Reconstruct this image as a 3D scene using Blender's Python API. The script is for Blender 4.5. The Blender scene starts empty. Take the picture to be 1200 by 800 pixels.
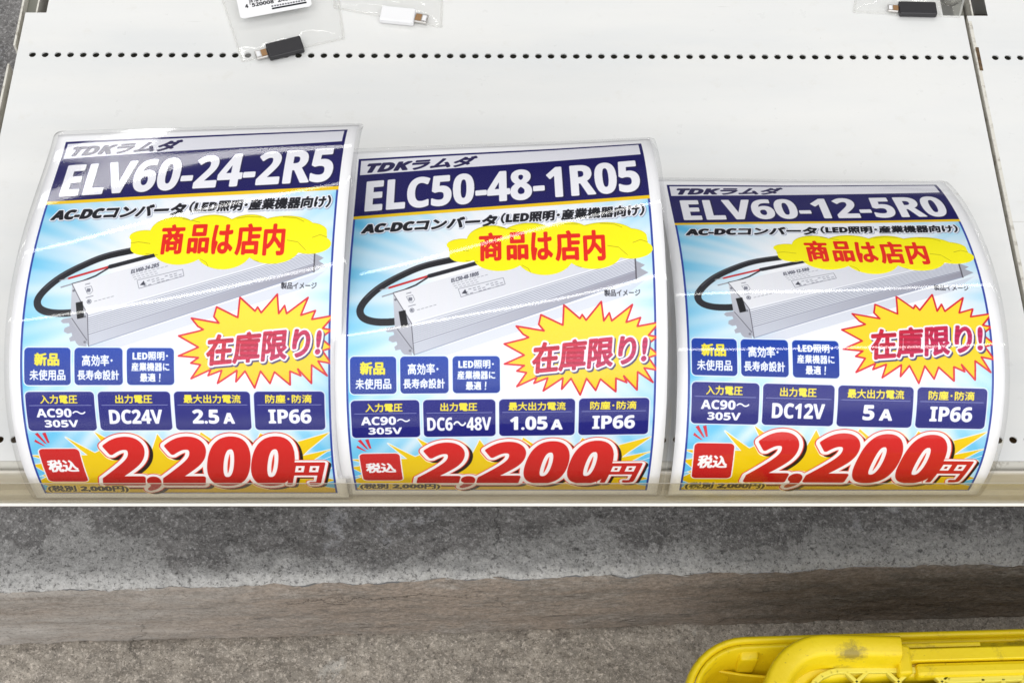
import bpy, bmesh, math, random
import numpy as np
from mathutils import Vector, Matrix
random.seed(5); rng = np.random.default_rng(7)
S = bpy.context.scene; C = S.collection
R = math.radians

# ------------------------------------------------------------------ camera
YAW, ROLL, TH, FPX = 0.02083501, 0.0191595, R(60), 1767.0
CAM = np.array([0., -.433, .909])
_f = np.array([math.sin(YAW)*math.cos(TH), math.cos(YAW)*math.cos(TH), -math.sin(TH)])
_r = np.array([math.cos(YAW), -math.sin(YAW), 0.]); _u = np.cross(_r, _f)
_c, _s = math.cos(ROLL), math.sin(ROLL)
_R, _U = _c*_r+_s*_u, -_s*_r+_c*_u
cd = bpy.data.cameras.new('camera'); cam = bpy.data.objects.new('camera', cd); C.objects.link(cam)
cam.matrix_world = Matrix(((_R[0], _U[0], -_f[0], CAM[0]), (_R[1], _U[1], -_f[1], CAM[1]), (_R[2], _U[2], -_f[2], CAM[2]), (0, 0, 0, 1)))
cd.sensor_width = 36; cd.lens = FPX/1200*36; cd.clip_start = .01; cd.clip_end = 100
S.camera = cam
def at(px, py, z=0.):                       # a photograph pixel as a point at height z
    d = _f+(px-600)/FPX*_R-(py-400)/FPX*_U
    return CAM+d*((z-CAM[2])/d[2])

# ------------------------------------------------------------------ world, lamps, exposure
w = bpy.data.worlds.new('World'); S.world = w; w.use_nodes = True
nt = w.node_tree; bg = nt.nodes['Background']
# daylight from the open street side (-y), dim shop interior on the far side, grey paving below
tc = nt.nodes.new('ShaderNodeTexCoord')
def dirramp(vec, stops):
    d = nt.nodes.new('ShaderNodeVectorMath'); d.operation = 'DOT_PRODUCT'; d.inputs[1].default_value = vec; nt.links.new(tc.outputs['Generated'], d.inputs[0])
    mp = nt.nodes.new('ShaderNodeMapRange'); mp.inputs['From Min'].default_value = -1; nt.links.new(d.outputs['Value'], mp.inputs['Value'])
    r = nt.nodes.new('ShaderNodeValToRGB'); nt.links.new(mp.outputs[0], r.inputs[0]); el = r.color_ramp.elements
    while len(el) < len(stops): el.new(.5)
    for q, (p, c) in zip(el, stops): q.position = p; q.color = (*c, 1)
    return r.outputs[0]
up_ = dirramp((0, 0, 1), [(0, (.30, .30, .30)), (.46, (.34, .34, .34)), (.50, (.52, .52, .51)), (.55, (.30, .30, .31)), (.66, (.33, .33, .34)), (.73, (.72, .725, .73)), (1, (.80, .80, .795))])
st_ = dirramp((0, -1, 0), [(.35, (.50, .50, .50)), (.60, (.98, .98, .98)), (1, (3.9, 3.88, 3.8))])
mm = nt.nodes.new('ShaderNodeMix'); mm.data_type = 'RGBA'; mm.blend_type = 'MULTIPLY'; mm.inputs[0].default_value = 1
nt.links.new(up_, mm.inputs[6]); nt.links.new(st_, mm.inputs[7]); nt.links.new(mm.outputs[2], bg.inputs[0])
bg.inputs[1].default_value = 1.0
def tube_lamp(name, loc, length, width, power, col=(1, .99, .96)):
    l = bpy.data.lights.new(name, 'AREA'); l.shape = 'RECTANGLE'; l.size = length; l.size_y = width; l.energy = power; l.color = col
    o = bpy.data.objects.new(name, l); C.objects.link(o); o.location = loc
    d = Vector((0, .1, 0))-Vector(loc); o.rotation_euler = d.to_track_quat('-Z', 'X').to_euler()
    o.rotation_euler = (math.atan2(-d.y, -d.z) * -1, 0, 0)
    return o
tube_lamp('tube_lamp', (0.2, -.32, 2.1), 3.6, .055, 10)
tube_lamp('tube_lamp', (-.4, 1.55, 2.1), 4.2, .07, 13)
far_ = tube_lamp('glare_lamp', (-2.12, 4.9, 2.1), 3.2, .55, 62)  # added unseen source, sized and turned for broad glare on the left sign
far_.rotation_euler = (0, 0, R(79))
S.view_settings.view_transform = 'Standard'; S.view_settings.look = 'None'; S.view_settings.exposure = .07; S.view_settings.gamma = 1
S.render.engine = 'CYCLES'; S.cycles.max_bounces = 10; S.cycles.transparent_max_bounces = 24

# ------------------------------------------------------------------ helpers
def tag(o, label=None, cat=None, group=None, kind=None):
    for k_, v in (('label', label), ('category', cat), ('group', group), ('kind', kind)):
        if v: o[k_] = v
    return o
def thing(name, label, cat, loc=(0, 0, 0), group=None):
    o = bpy.data.objects.new(name, None); C.objects.link(o); o.location = loc; o.empty_display_size = .02
    return tag(o, label, cat, group)
def link(name, me, mat, parent=None, smooth=False):
    o = bpy.data.objects.new(name, me); C.objects.link(o)
    if mat:
        for m in (mat if isinstance(mat, (list, tuple)) else [mat]): me.materials.append(m)
    if smooth: me.shade_smooth()
    if parent:
        o.parent = parent
        bp = parent
        off = Vector((0, 0, 0))
        while bp: off += bp.location; bp = bp.parent
        o.location = -off
    return o
def pymesh(name, v, f, mat, parent=None, smooth=False):
    me = bpy.data.meshes.new(name); me.from_pydata([tuple(map(float, p)) for p in v], [], f); me.update()
    return link(name, me, mat, parent, smooth)
def bmobj(name, bm, mat, parent=None, smooth=False, bevel=0, seg=2):
    me = bpy.data.meshes.new(name); bmesh.ops.recalc_face_normals(bm, faces=bm.faces); bm.to_mesh(me); bm.free()
    o = link(name, me, mat, parent, smooth)
    if bevel:
        b = o.modifiers.new('bevel', 'BEVEL'); b.width = bevel; b.segments = seg; b.limit_method = 'ANGLE'; b.angle_limit = R(40)
    return o
def add_box(bm, x0, x1, y0, y1, z0, z1):
    v = [bm.verts.new((x, y, z)) for z in (z0, z1) for x, y in ((x0, y0), (x1, y0), (x1, y1), (x0, y1))]
    for q in ((0, 3, 2, 1), (4, 5, 6, 7), (0, 1, 5, 4), (1, 2, 6, 5), (2, 3, 7, 6), (3, 0, 4, 7)): bm.faces.new([v[i] for i in q])
def add_prism(bm, pts, z0, z1):
    a = [bm.verts.new((p[0], p[1], z0)) for p in pts]; b = [bm.verts.new((p[0], p[1], z1)) for p in pts]; n = len(pts)
    bm.faces.new(a[::-1]); bm.faces.new(b)
    for i in range(n): bm.faces.new((a[i], a[(i+1) % n], b[(i+1) % n], b[i]))
def extrude_x(prof, x0, x1, name, mat, parent=None, smooth=False, closed=True):   # profile in (y, z)
    n = len(prof); v = [(x, y, z) for x in (x0, x1) for y, z in prof]
    f = [(i, (i+1) % n, n+(i+1) % n, n+i) for i in range(n if closed else n-1)]
    if closed: f += [tuple(range(n))[::-1], tuple(range(n, 2*n))]
    bm = bmesh.new(); vv = [bm.verts.new(p) for p in v]
    for q in f: bm.faces.new([vv[i] for i in q])
    return bmobj(name, bm, mat, parent, smooth)

# ------------------------------------------------------------------ materials
def mat(name, col, rough=.5, metal=0, spec=.5, **kw):
    m = bpy.data.materials.new(name); m.use_nodes = True; b = m.node_tree.nodes['Principled BSDF']
    b.inputs['Base Color'].default_value = (*col, 1); b.inputs['Roughness'].default_value = rough; b.inputs['Metallic'].default_value = metal
    b.inputs['Specular IOR Level'].default_value = spec
    for k_, v in kw.items(): b.inputs[k_.replace('_', ' ')].default_value = v
    return m
def N(m, t, **kw):
    n = m.node_tree.nodes.new(t)
    for k_, v in kw.items():
        if k_.startswith('i_'): n.inputs[k_[2:].replace('_', ' ')].default_value = v
        else: setattr(n, k_, v)
    return n
def L(m, a, b): m.node_tree.links.new(a, b)
def noise(m, scale, detail=4, rough=.55, vec=None, dist=0):
    n = N(m, 'ShaderNodeTexNoise'); n.inputs['Scale'].default_value = scale; n.inputs['Detail'].default_value = detail
    n.inputs['Roughness'].default_value = rough; n.inputs['Distortion'].default_value = dist
    if vec: L(m, vec, n.inputs['Vector'])
    return n
def ramp(m, src, stops):
    r = N(m, 'ShaderNodeValToRGB'); L(m, src, r.inputs[0]); el = r.color_ramp.elements
    while len(el) < len(stops): el.new(.5)
    for q, (p, c_) in zip(el, stops): q.position = p; q.color = (*c_, 1) if not isinstance(c_, (int, float)) else (c_, c_, c_, 1)
    return r
def mixc(m, fac, a, b, mode='MIX'):
    n = N(m, 'ShaderNodeMix', data_type='RGBA', blend_type=mode)
    for s_, v in ((0, fac), (6, a), (7, b)):
        if isinstance(v, bpy.types.NodeSocket): L(m, v, n.inputs[s_])
        else: n.inputs[s_].default_value = v if s_ == 0 else (*v, 1)
    return n.outputs[2]
def objvec(m, scale=(1, 1, 1)):
    t = N(m, 'ShaderNodeTexCoord'); g = N(m, 'ShaderNodeMapping'); g.inputs['Scale'].default_value = scale
    L(m, t.outputs['Object'], g.inputs['Vector']); return g.outputs[0]
def bump(m, h, strength, dist, prev=None):
    b = N(m, 'ShaderNodeBump'); b.inputs['Strength'].default_value = strength; b.inputs['Distance'].default_value = dist
    L(m, h, b.inputs['Height'])
    if prev: L(m, prev, b.inputs['Normal'])
    return b.outputs[0]

# white enamelled steel with faint wear, smears and scratches, plus painted bands of reflected light
steel = mat('white_steel', (.78, .78, .765), .3)
p_ = steel.node_tree.nodes['Principled BSDF']; v_ = objvec(steel)
n1 = noise(steel, 9, 5, .6, objvec(steel, (.6, 2.5, 1))); n2 = noise(steel, 420, 2, .5, v_); n3 = noise(steel, 60, 6, .7, v_)
c1 = mixc(steel, ramp(steel, n1.outputs[0], [(.35, 0.), (.75, 1.)]).outputs[0], (.77, .77, .76), (.70, .715, .725))
sheen_bnd = noise(steel, 16, 3, .5, objvec(steel, (.02, 1, 1)))  # soft bands of reflected lamp light, painted into the base colour
c1 = mixc(steel, ramp(steel, sheen_bnd.outputs[0], [(.40, 0.), (.62, .55)]).outputs[0], c1, (.80, .80, .79))
spk = ramp(steel, n2.outputs[0], [(.765, 0.), (.80, 1.)]).outputs[0]
c1 = mixc(steel, spk, c1, (.62, .61, .58))
smr = ramp(steel, n3.outputs[0], [(.58, 0.), (.76, .6)]).outputs[0]
c1 = mixc(steel, smr, c1, (.70, .69, .66))
rt = N(steel, 'ShaderNodeMapping'); rt.inputs['Rotation'].default_value = (0, 0, .9); rt.inputs['Scale'].default_value = (3, 95, 1); L(steel, v_, rt.inputs[0])
scr = N(steel, 'ShaderNodeMath', operation='MULTIPLY'); L(steel, ramp(steel, noise(steel, 5, 2, .5, rt.outputs[0]).outputs[0], [(.735, 0.), (.76, .8)]).outputs[0], scr.inputs[0]); L(steel, ramp(steel, noise(steel, 13, 3, .5, v_).outputs[0], [(.52, 0.), (.60, 1.)]).outputs[0], scr.inputs[1])
c1 = mixc(steel, scr.outputs[0], c1, (.50, .49, .46))
L(steel, c1, p_.inputs['Base Color'])
L(steel, ramp(steel, n3.outputs[0], [(.3, .26), (.7, .38)]).outputs[0], p_.inputs['Roughness'])
wv = noise(steel, 7, 2, .4, objvec(steel, (.25, 2.2, 1)))
L(steel, bump(steel, wv.outputs[0], .35, .004), p_.inputs['Normal'])
steel_edge = mat('worn_cream_steel', (.70, .68, .62), .42)
p_ = steel_edge.node_tree.nodes['Principled BSDF']; n1 = noise(steel_edge, 130, 5, .7, objvec(steel_edge))
L(steel_edge, mixc(steel_edge, ramp(steel_edge, n1.outputs[0], [(.52, 0.), (.68, 1.)]).outputs[0], (.70, .68, .62), (.36, .33, .28)), p_.inputs['Base Color'])
beige = mat('beige_plastic', (.60, .57, .50), .32)
p_ = beige.node_tree.nodes['Principled BSDF']; n1 = noise(beige, 26, 6, .65, objvec(beige, (.35, 1, 1)))
L(beige, mixc(beige, ramp(beige, n1.outputs[0], [(.35, 0.), (.7, 1.)]).outputs[0], (.64, .61, .55), (.50, .46, .39)), p_.inputs['Base Color'])
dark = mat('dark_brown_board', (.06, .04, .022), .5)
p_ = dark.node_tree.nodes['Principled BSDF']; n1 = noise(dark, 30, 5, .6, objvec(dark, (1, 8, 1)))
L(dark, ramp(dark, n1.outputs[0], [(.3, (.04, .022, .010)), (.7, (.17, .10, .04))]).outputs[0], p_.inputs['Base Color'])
grey_steel = mat('grey_steel', (.22, .22, .19), .45)

def clear_film(name, tint=(1, 1, 1), ior=1.45, rough=.04, bscale=60, bdist=.0006, milky=0, mcol=(.8, .8, .78), bs2=None, stretch=(1, 1, 1), bdet=3):
    m = bpy.data.materials.new(name); m.use_nodes = True; t = m.node_tree; t.nodes.clear()
    out = t.nodes.new('ShaderNodeOutputMaterial'); tr = t.nodes.new('ShaderNodeBsdfTransparent'); tr.inputs[0].default_value = (*tint, 1)
    gl = t.nodes.new('ShaderNodeBsdfGlossy'); gl.inputs['Roughness'].default_value = rough
    geo = t.nodes.new('ShaderNodeNewGeometry'); dot = t.nodes.new('ShaderNodeVectorMath'); dot.operation = 'DOT_PRODUCT'
    L(m, geo.outputs['Incoming'], dot.inputs[0]); prev = dot.outputs['Value']; f0 = ((ior-1)/(ior+1))**2
    for op, val in (('ABSOLUTE', None), ('SUBTRACT', 1.), ('POWER', 5.), ('MULTIPLY', 1-f0), ('ADD', f0)):     # Schlick, the same from both sides
        q = t.nodes.new('ShaderNodeMath'); q.operation = op; q.use_clamp = op != 'ABSOLUTE'
        if op == 'SUBTRACT': q.inputs[0].default_value = 1.; L(m, prev, q.inputs[1])
        else:
            L(m, prev, q.inputs[0])
            if val is not None: q.inputs[1].default_value = val
        prev = q.outputs[0]
    nz = noise(m, bscale, bdet, .4, objvec(m, stretch)); b = bump(m, nz.outputs[0], 1, bdist)
    if bs2: b = bump(m, noise(m, bs2[0], 2, .5, objvec(m)).outputs[0], 1, bs2[1], b)
    L(m, b, gl.inputs['Normal']); L(m, b, dot.inputs[1])
    mx = t.nodes.new('ShaderNodeMixShader'); L(m, prev, mx.inputs[0])
    base = tr.outputs[0]
    if milky:
        df = t.nodes.new('ShaderNodeBsdfDiffuse'); df.inputs[0].default_value = (*mcol, 1)
        m2 = t.nodes.new('ShaderNodeMixShader'); m2.inputs[0].default_value = milky; L(m, base, m2.inputs[1]); L(m, df.outputs[0], m2.inputs[2]); base = m2.outputs[0]
    L(m, base, mx.inputs[1]); L(m, gl.outputs[0], mx.inputs[2]); L(m, mx.outputs[0], out.inputs[0])
    return m

# concrete: cement matrix, aggregate specks, stains, pits
def concrete(name, lo, hi, speck, worn=None, stain=(.10, .095, .09), stretch=(1, 1, 1), paint=None, edge=None):
    m = mat(name, hi, .85, spec=.25); p = m.node_tree.nodes['Principled BSDF']; v = objvec(m, stretch); iso = objvec(m)
    a = noise(m, 7, 7, .68, v, .4); fine = noise(m, 330, 3, .65, iso); mid = noise(m, 70, 6, .75, v)
    c = mixc(m, ramp(m, a.outputs[0], [(.32, 0.), (.68, 1.)]).outputs[0], lo, hi)
    c = mixc(m, ramp(m, mid.outputs[0], [(.38, 0.), (.66, .75)]).outputs[0], c, tuple(.55*x for x in lo))
    c = mixc(m, ramp(m, fine.outputs[0], [(.56, 0.), (.72, .8)]).outputs[0], c, speck)
    c = mixc(m, ramp(m, noise(m, 240, 2, .6, iso).outputs[0], [(.26, .85), (.38, 0.)]).outputs[0], c, stain)
    if worn:   # pale lime-like patches with ragged outlines
        c = mixc(m, ramp(m, noise(m, 11, 9, .72, v, .6).outputs[0], [(worn[1], 0.), (worn[1]+.035, .75)]).outputs[0], c, worn[0])
    if edge:   # paler band where the arris has been knocked and scrubbed, ragged against the darker cement behind
        sp_ = N(m, 'ShaderNodeSeparateXYZ'); L(m, iso, sp_.inputs[0])
        def mth(op, a_, b_):
            q = N(m, 'ShaderNodeMath', operation=op)
            for k_, v2 in enumerate((a_, b_)):
                if isinstance(v2, bpy.types.NodeSocket): L(m, v2, q.inputs[k_])
                else: q.inputs[k_].default_value = v2
            return q.outputs[0]
        d_ = mth('SUBTRACT', mth('SUBTRACT', sp_.outputs['Y'], edge[1]), mth('MULTIPLY', sp_.outputs['X'], edge[0]))
        nn_ = mth('MULTIPLY', mth('SUBTRACT', noise(m, 16, 9, .7, iso, .5).outputs[0], .5), .16)
        n2_ = mth('MULTIPLY', mth('SUBTRACT', noise(m, 4, 3, .5, iso).outputs[0], .5), .10)
        dd = mth('ADD', mth('ADD', d_, nn_), n2_)
        c = mixc(m, ramp(m, mth('MULTIPLY', dd, 10.), [(.16, .9), (.335, .62), (.352, 0.)]).outputs[0], c, edge[2])
        c = mixc(m, ramp(m, mth('MULTIPLY', mth('ADD', d_, mth('MULTIPLY', nn_, .25)), 10.), [(.0, .8), (.10, .35), (.22, 0.)]).outputs[0], c, edge[3])
        gr_ = noise(m, 260, 6, .8, iso); c = mixc(m, ramp(m, gr_.outputs[0], [(.30, .6), (.56, 0.)]).outputs[0], c, tuple(.55*x for x in lo))
    if paint:  # remains of brown paint rubbed off along the boards
        c = mixc(m, ramp(m, noise(m, 11, 10, .8, objvec(m, (1, 3, 3.6)), .3).outputs[0], [(.44, .15), (.54, .92)]).outputs[0], c, paint)
        c = mixc(m, ramp(m, noise(m, 34, 9, .82, objvec(m, (.7, 3, 3.6)), .3).outputs[0], [(.57, 0.), (.61, .85)]).outputs[0], c, (.085, .072, .062))
        c = mixc(m, ramp(m, noise(m, 260, 4, .7, objvec(m, (.7, 1, 1.3))).outputs[0], [(.40, .5), (.60, 0.)]).outputs[0], c, (.12, .10, .085))
        xx_ = N(m, 'ShaderNodeSeparateXYZ'); L(m, iso, xx_.inputs[0])
        q_ = N(m, 'ShaderNodeMapRange', clamp=True); L(m, xx_.outputs['X'], q_.inputs['Value']); q_.inputs['From Min'].default_value = -.14; q_.inputs['From Max'].default_value = -.42
        w_ = N(m, 'ShaderNodeMath', operation='MULTIPLY'); L(m, q_.outputs[0], w_.inputs[0]); L(m, ramp(m, noise(m, 12, 8, .75, objvec(m, (.5, 3, 5))).outputs[0], [(.35, .15), (.6, .9)]).outputs[0], w_.inputs[1])
        c = mixc(m, w_.outputs[0], c, (.50, .475, .45))
    k_s = .95 if not paint else .5
    c = mixc(m, ramp(m, noise(m, 300, 5, .8, iso).outputs[0], [(.53, 0.), (.62, .6*k_s)]).outputs[0], c, tuple(min(1, 1.2*x) for x in speck))
    c = mixc(m, ramp(m, noise(m, 340, 5, .8, iso, .3).outputs[0], [(.38, .85*k_s), (.47, 0.)]).outputs[0], c, tuple(.4*x for x in lo))
    c = mixc(m, ramp(m, noise(m, 130, 4, .7, iso).outputs[0], [(.30, .6*k_s), (.37, 0.)]).outputs[0], c, tuple(.35*x for x in lo))
    vo = N(m, 'ShaderNodeTexVoronoi', feature='DISTANCE_TO_EDGE'); vo.inputs['Scale'].default_value = 3.1
    wob = N(m, 'ShaderNodeVectorMath', operation='MULTIPLY_ADD'); L(m, noise(m, 26, 6, .7, iso).outputs['Color'], wob.inputs[0]); wob.inputs[1].default_value = (.05, .05, .05); L(m, iso, wob.inputs[2]); L(m, wob.outputs[0], vo.inputs['Vector'])
    ck = N(m, 'ShaderNodeMath', operation='MULTIPLY'); L(m, ramp(m, vo.outputs['Distance'], [(.0012, .85), (.0042, 0.)]).outputs[0], ck.inputs[0])
    L(m, ramp(m, noise(m, 5.3, 3, .5, iso).outputs[0], [(.50, 0.), (.58, 1.)]).outputs[0], ck.inputs[1])
    c = mixc(m, ck.outputs[0], c, tuple(.25*x for x in lo))
    L(m, c, p.inputs['Base Color'])
    b = bump(m, mid.outputs[0], .7, .003); b = bump(m, fine.outputs[0], .6, .0012, b)
    L(m, b, p.inputs['Normal']); return m
ZT, ZL = -.22, -.34
pa, pb = at(0, 690, ZT), at(1200, 657, ZT)
SL = (pb[1]-pa[1])/(pb[0]-pa[0])
conc_top = concrete('pavement_concrete', (.18, .175, .175), (.30, .29, .285), (.46, .45, .45), ((.42, .42, .44), .575), (.12, .115, .11), edge=(SL, pa[1]-SL*pa[0], (.38, .375, .37), (.52, .515, .505)))
conc_face = concrete('riser_concrete', (.22, .19, .16), (.50, .47, .44), (.42, .38, .35), None, (.09, .08, .07), (1, 1, 2.4), (.37, .305, .255))
conc_low = concrete('ground_concrete', (.31, .28, .245), (.54, .485, .42), (.68, .61, .54), ((.46, .44, .41), .62), (.12, .10, .09))
conc_edge = concrete('edge_concrete', (.26, .25, .24), (.44, .43, .42), (.52, .51, .49), ((.52, .52, .51), .52))

# ------------------------------------------------------------------ ground: pavement, kerb edge, riser, lower ground
def vnoise(x, y, seed):
    r = np.random.default_rng(seed); g = r.random((64, 64)); xi = np.floor(x).astype(int); yi = np.floor(y).astype(int)
    fx = x-xi; fy = y-yi; fx = fx*fx*(3-2*fx); fy = fy*fy*(3-2*fy)
    a = g[xi % 64, yi % 64]; b = g[(xi+1) % 64, yi % 64]; c = g[xi % 64, (yi+1) % 64]; d = g[(xi+1) % 64, (yi+1) % 64]
    return a*(1-fx)*(1-fy)+b*fx*(1-fy)+c*(1-fx)*fy+d*fx*fy-.5
def fbm(x, y, f, n, seed): return sum(vnoise(x*f*2**i+7.3*i, y*f*2**i+3.1*i, seed+i)/1.7**i for i in range(n))
def edge_y(x): return pa[1]+(pb[1]-pa[1])*(x-pa[0])/(pb[0]-pa[0])
def grid(name, X, Y, Z, m, parent=None, smooth=True):
    n0, n1 = X.shape; v = np.stack([X, Y, Z], -1).reshape(-1, 3); idx = np.arange(n0*n1).reshape(n0, n1)
    q = np.stack([idx[:-1, :-1], idx[1:, :-1], idx[1:, 1:], idx[:-1, 1:]], -1).reshape(-1, 4)
    me = bpy.data.meshes.new(name); me.vertices.add(len(v)); me.vertices.foreach_set('co', v.ravel().astype(np.float32))
    me.loops.add(q.size); me.loops.foreach_set('vertex_index', q.ravel().astype(np.int32)); me.polygons.add(len(q))
    me.polygons.foreach_set('loop_start', np.arange(0, q.size, 4, dtype=np.int32)); me.update(); me.validate()
    return link(name, me, m, parent, smooth)
xs = np.concatenate([[-3, -1.5, -.8], np.linspace(-.5, .55, 420), [.9, 1.6, 3]])
# pavement top, from the broken edge back under the shelf
t = np.concatenate([np.linspace(0, .09, 46), np.linspace(.094, .62, 90), [.9, 1.6, 3]])
X, T = np.meshgrid(xs, t, indexing='ij')
jag = fbm(X, X*0+.3, 46, 5, 3)*.0030
fall = np.exp(-T/.012)
Zt = ZT+fbm(X, T, 22, 4, 11)*.0022+fbm(X, T, 150, 2, 21)*.0012-.0035*fall*(1+1.2*fbm(X, T, 90, 3, 31))-.004*np.exp(-T/.003)
grid('pavement', X, edge_y(X)+jag*fall+T, Zt, conc_top)
# riser
h = np.concatenate([np.linspace(0, 1, 46)]); X, Hh = np.meshgrid(xs, h, indexing='ij')
jag = fbm(X, X*0+.3, 46, 5, 3)*.0030
Yr = edge_y(X)+jag*np.exp(-Hh*14)+fbm(X, Hh*.12, 60, 3, 41)*.0015-.003*np.clip(Hh*8, 0, 1)+fbm(X, Hh*.6, 9, 3, 51)*.003*Hh
grid('pavement_riser', X, Yr, ZT-.0076+(ZL-.01-ZT)*Hh+.0*X, conc_face)
# lower ground
t = np.concatenate([np.linspace(0, .16, 80), [.25, .4, .8, 1.5, 3]]); X, T = np.meshgrid(xs, t, indexing='ij')
Zt = ZL+fbm(X, T, 20, 4, 61)*.003+fbm(X, T, 130, 3, 71)*.0018-.012*np.exp(-T/.004)
grid('ground', X, edge_y(X)+.004-T, Zt, conc_low)
# ragged mortar bead in the joint at the foot of the riser
t = np.linspace(0, 1, 9); X, T = np.meshgrid(np.linspace(-.5, .55, 520), t, indexing='ij')
bw = .0035+.006*np.clip(fbm(X, X*0, 10, 5, 87)+.12, 0, 1)
grid('mortar_bead', X, edge_y(X)-.0015-T*bw, ZL-.0085+np.sin(T*np.pi)*bw*.9+fbm(X, T*.01, 120, 2, 88)*.001, conc_low)
for n in ('pavement', 'pavement_riser', 'ground', 'mortar_bead'): tag(bpy.data.objects[n], kind='structure')

# ------------------------------------------------------------------ shelf decks with two rows of punched holes
PITCH, HR = .009855, .0027
XL, XR, YB, ZTHK = -.3736, .3727, .46, .0012
def deck_mesh(x0, x1, first, rows, notchL, notchR, nd=.392, nw=.0165):
    bm = bmesh.new()
    def quad(a, b, c, d, z=0):
        if b-a < 1e-6 or d-c < 1e-6: return
        bm.faces.new([bm.verts.new((x, y, z)) for x, y in ((a, c), (b, c), (b, d), (a, d))])
    hw = PITCH/2; ys = 0.
    nc = int((x1-hw*.3-first)/PITCH)
    hx = [first+i*PITCH for i in range(nc+1) if first+i*PITCH+HR*1.8 < x1]
    xa, xb = hx[0]-hw, hx[-1]+hw
    xb = min(xb, x1)
    for ry in rows:
        quad(x0, x1, ys, ry-hw); quad(x0, xa, ry-hw, ry+hw); quad(xb, x1, ry-hw, ry+hw)
        for cx in hx:
            n = 16; rim = []; sq = []; dn = []
            for i in range(n):
                a = 2*math.pi*(i+.5)/n; ca, sa = math.cos(a), math.sin(a)
                rim.append(bm.verts.new((cx+HR*ca, ry+HR*sa, 0))); dn.append(bm.verts.new((cx+HR*.97*ca, ry+HR*.97*sa, -ZTHK)))
                q = hw/max(abs(ca), abs(sa)); sq.append(bm.verts.new((min(cx+q*ca, xb), ry+q*sa, 0)))
            cor = {}
            for i in range(n):
                j = (i+1) % n
                bm.faces.new((rim[i], rim[j], sq[j], sq[i])); bm.faces.new((rim[j], rim[i], dn[i], dn[j]))
                a0, a1 = sq[i].co, sq[j].co
                if abs(a0.x-a1.x) > 1e-7 and abs(a0.y-a1.y) > 1e-7:
                    kx = a0.x if abs(abs(a0.x-cx)-hw) < 1e-6 else a1.x; ky = a0.y if abs(abs(a0.y-ry)-hw) < 1e-6 else a1.y
                    bm.faces.new((sq[i], bm.verts.new((kx, ky, 0)), sq[j]))
        ys = ry+hw
    quad(x0, x1, ys, nd); quad(x0+(nw if notchL else 0), x1-(nw if notchR else 0), nd, YB)
    return bm
def make_shelf(label, x0, x1, first, group):
    t = thing('shelf', label, 'shelf', ((x0+x1)/2, .2, 0), group)
    bm = deck_mesh(x0, x1, first, (.0158, .349), True, True)
    bmobj('deck', bm, steel, t)
    # rolled front edge and folded sides
    prof = [(0, 0)]+[(-.0055*math.sin(a), -.0055*(1-math.cos(a))) for a in np.linspace(.15, 1.57, 9)]+[(-.0055, -.030), (-.0043, -.030), (-.0043, -.0055)]+[(-.0043*math.sin(a), -.0012-.0043*(1-math.cos(a))) for a in np.linspace(1.4, 0, 8)]
    extrude_x(prof, x0, x1, 'front_lip', steel_edge, t, True)
    for xx in (x0, x1-.0012):
        bm = bmesh.new(); add_box(bm, xx, xx+.0012, .0, .392, -.030, -.0004); bmobj('side_flange', bm, steel_edge, t)
    for xx in (x0, x1-.0165):   # small folds at the notches
        bm = bmesh.new(); add_box(bm, xx+.0013, xx+.0152, .3905, .3917, -.012, -.0004); bmobj('notch_fold', bm, steel_edge, t)
    for yy in (.12, .25, .366): # stiffening channels underneath, seen through the holes
        bm = bmesh.new(); add_box(bm, x0+.003, x1-.003, yy, yy+.018, -.024, -.0055); bmobj('stiffener', bm, grey_steel, t)
    return t
sh1 = make_shelf('white perforated steel shelf deck carrying the three signs', XL, XR, -.3615, 'steel shelf decks side by side')
sh2 = make_shelf('white steel shelf deck right of the dark seam', XR+.0028, XR+.0028+.7463, XR+.0028+.0155, 'steel shelf decks side by side')
# slots in the flange beside the seam (dark oblong by the hole row)
bm = bmesh.new(); a0 = at(1137, 56); a1 = at(1141, 83)
add_box(bm, XR+.0040, XR+.0066, a1[1], a0[1], -.0002, .00035); bmobj('edge_slot', bm, dark, sh2)
# dirty worn edge strip of the second shelf along the seam
bm = bmesh.new(); add_box(bm, XR+.0029, XR+.0054, .001, .386, -.002, .00022); bmobj('worn_edge', bm, steel_edge, sh2)

# brackets and uprights of the rack behind and beneath
rack = thing('shelf_rack', 'cream and grey steel rack uprights showing through the shelf corner notches', 'rack', (0, .44, ZT))
bm = bmesh.new()
add_box(bm, XL-.0062, XL-.0044, .362, .47, -.045, -.004); add_box(bm, XL-.0085, XL-.0067, -.02, .345, -.045, -.006)
bmobj('bracket', bm, steel_edge, rack, bevel=.0004)
bm = bmesh.new(); add_box(bm, XL-.0043, XL+.0, -.01, .345, -.06, -.034); bmobj('bracket_web', bm, grey_steel, rack)
for cx in (XL, XR+.0014):
    bm = bmesh.new(); add_box(bm, cx-.0045, cx+.0045, .40, .47, -.21, -.012); bmobj('upright', bm, grey_steel, rack, bevel=.0008)
    bm = bmesh.new(); add_box(bm, cx+.0068, cx+.0080, .385, .47, -.05, -.003); bmobj('hook_plate', bm, steel_edge, rack)
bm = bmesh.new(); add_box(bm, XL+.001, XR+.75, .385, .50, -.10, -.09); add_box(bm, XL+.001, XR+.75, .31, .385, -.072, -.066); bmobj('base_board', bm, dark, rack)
bm = bmesh.new(); add_box(bm, XL+.002, XR+.75, .475, .487, -.21, .012); bmobj('back_panel', bm, steel, rack)
bm = bmesh.new(); add_box(bm, XL+.01, XR+.7, -.0, .32, -.075, -.071); bmobj('under_board', bm, dark, rack)

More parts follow.
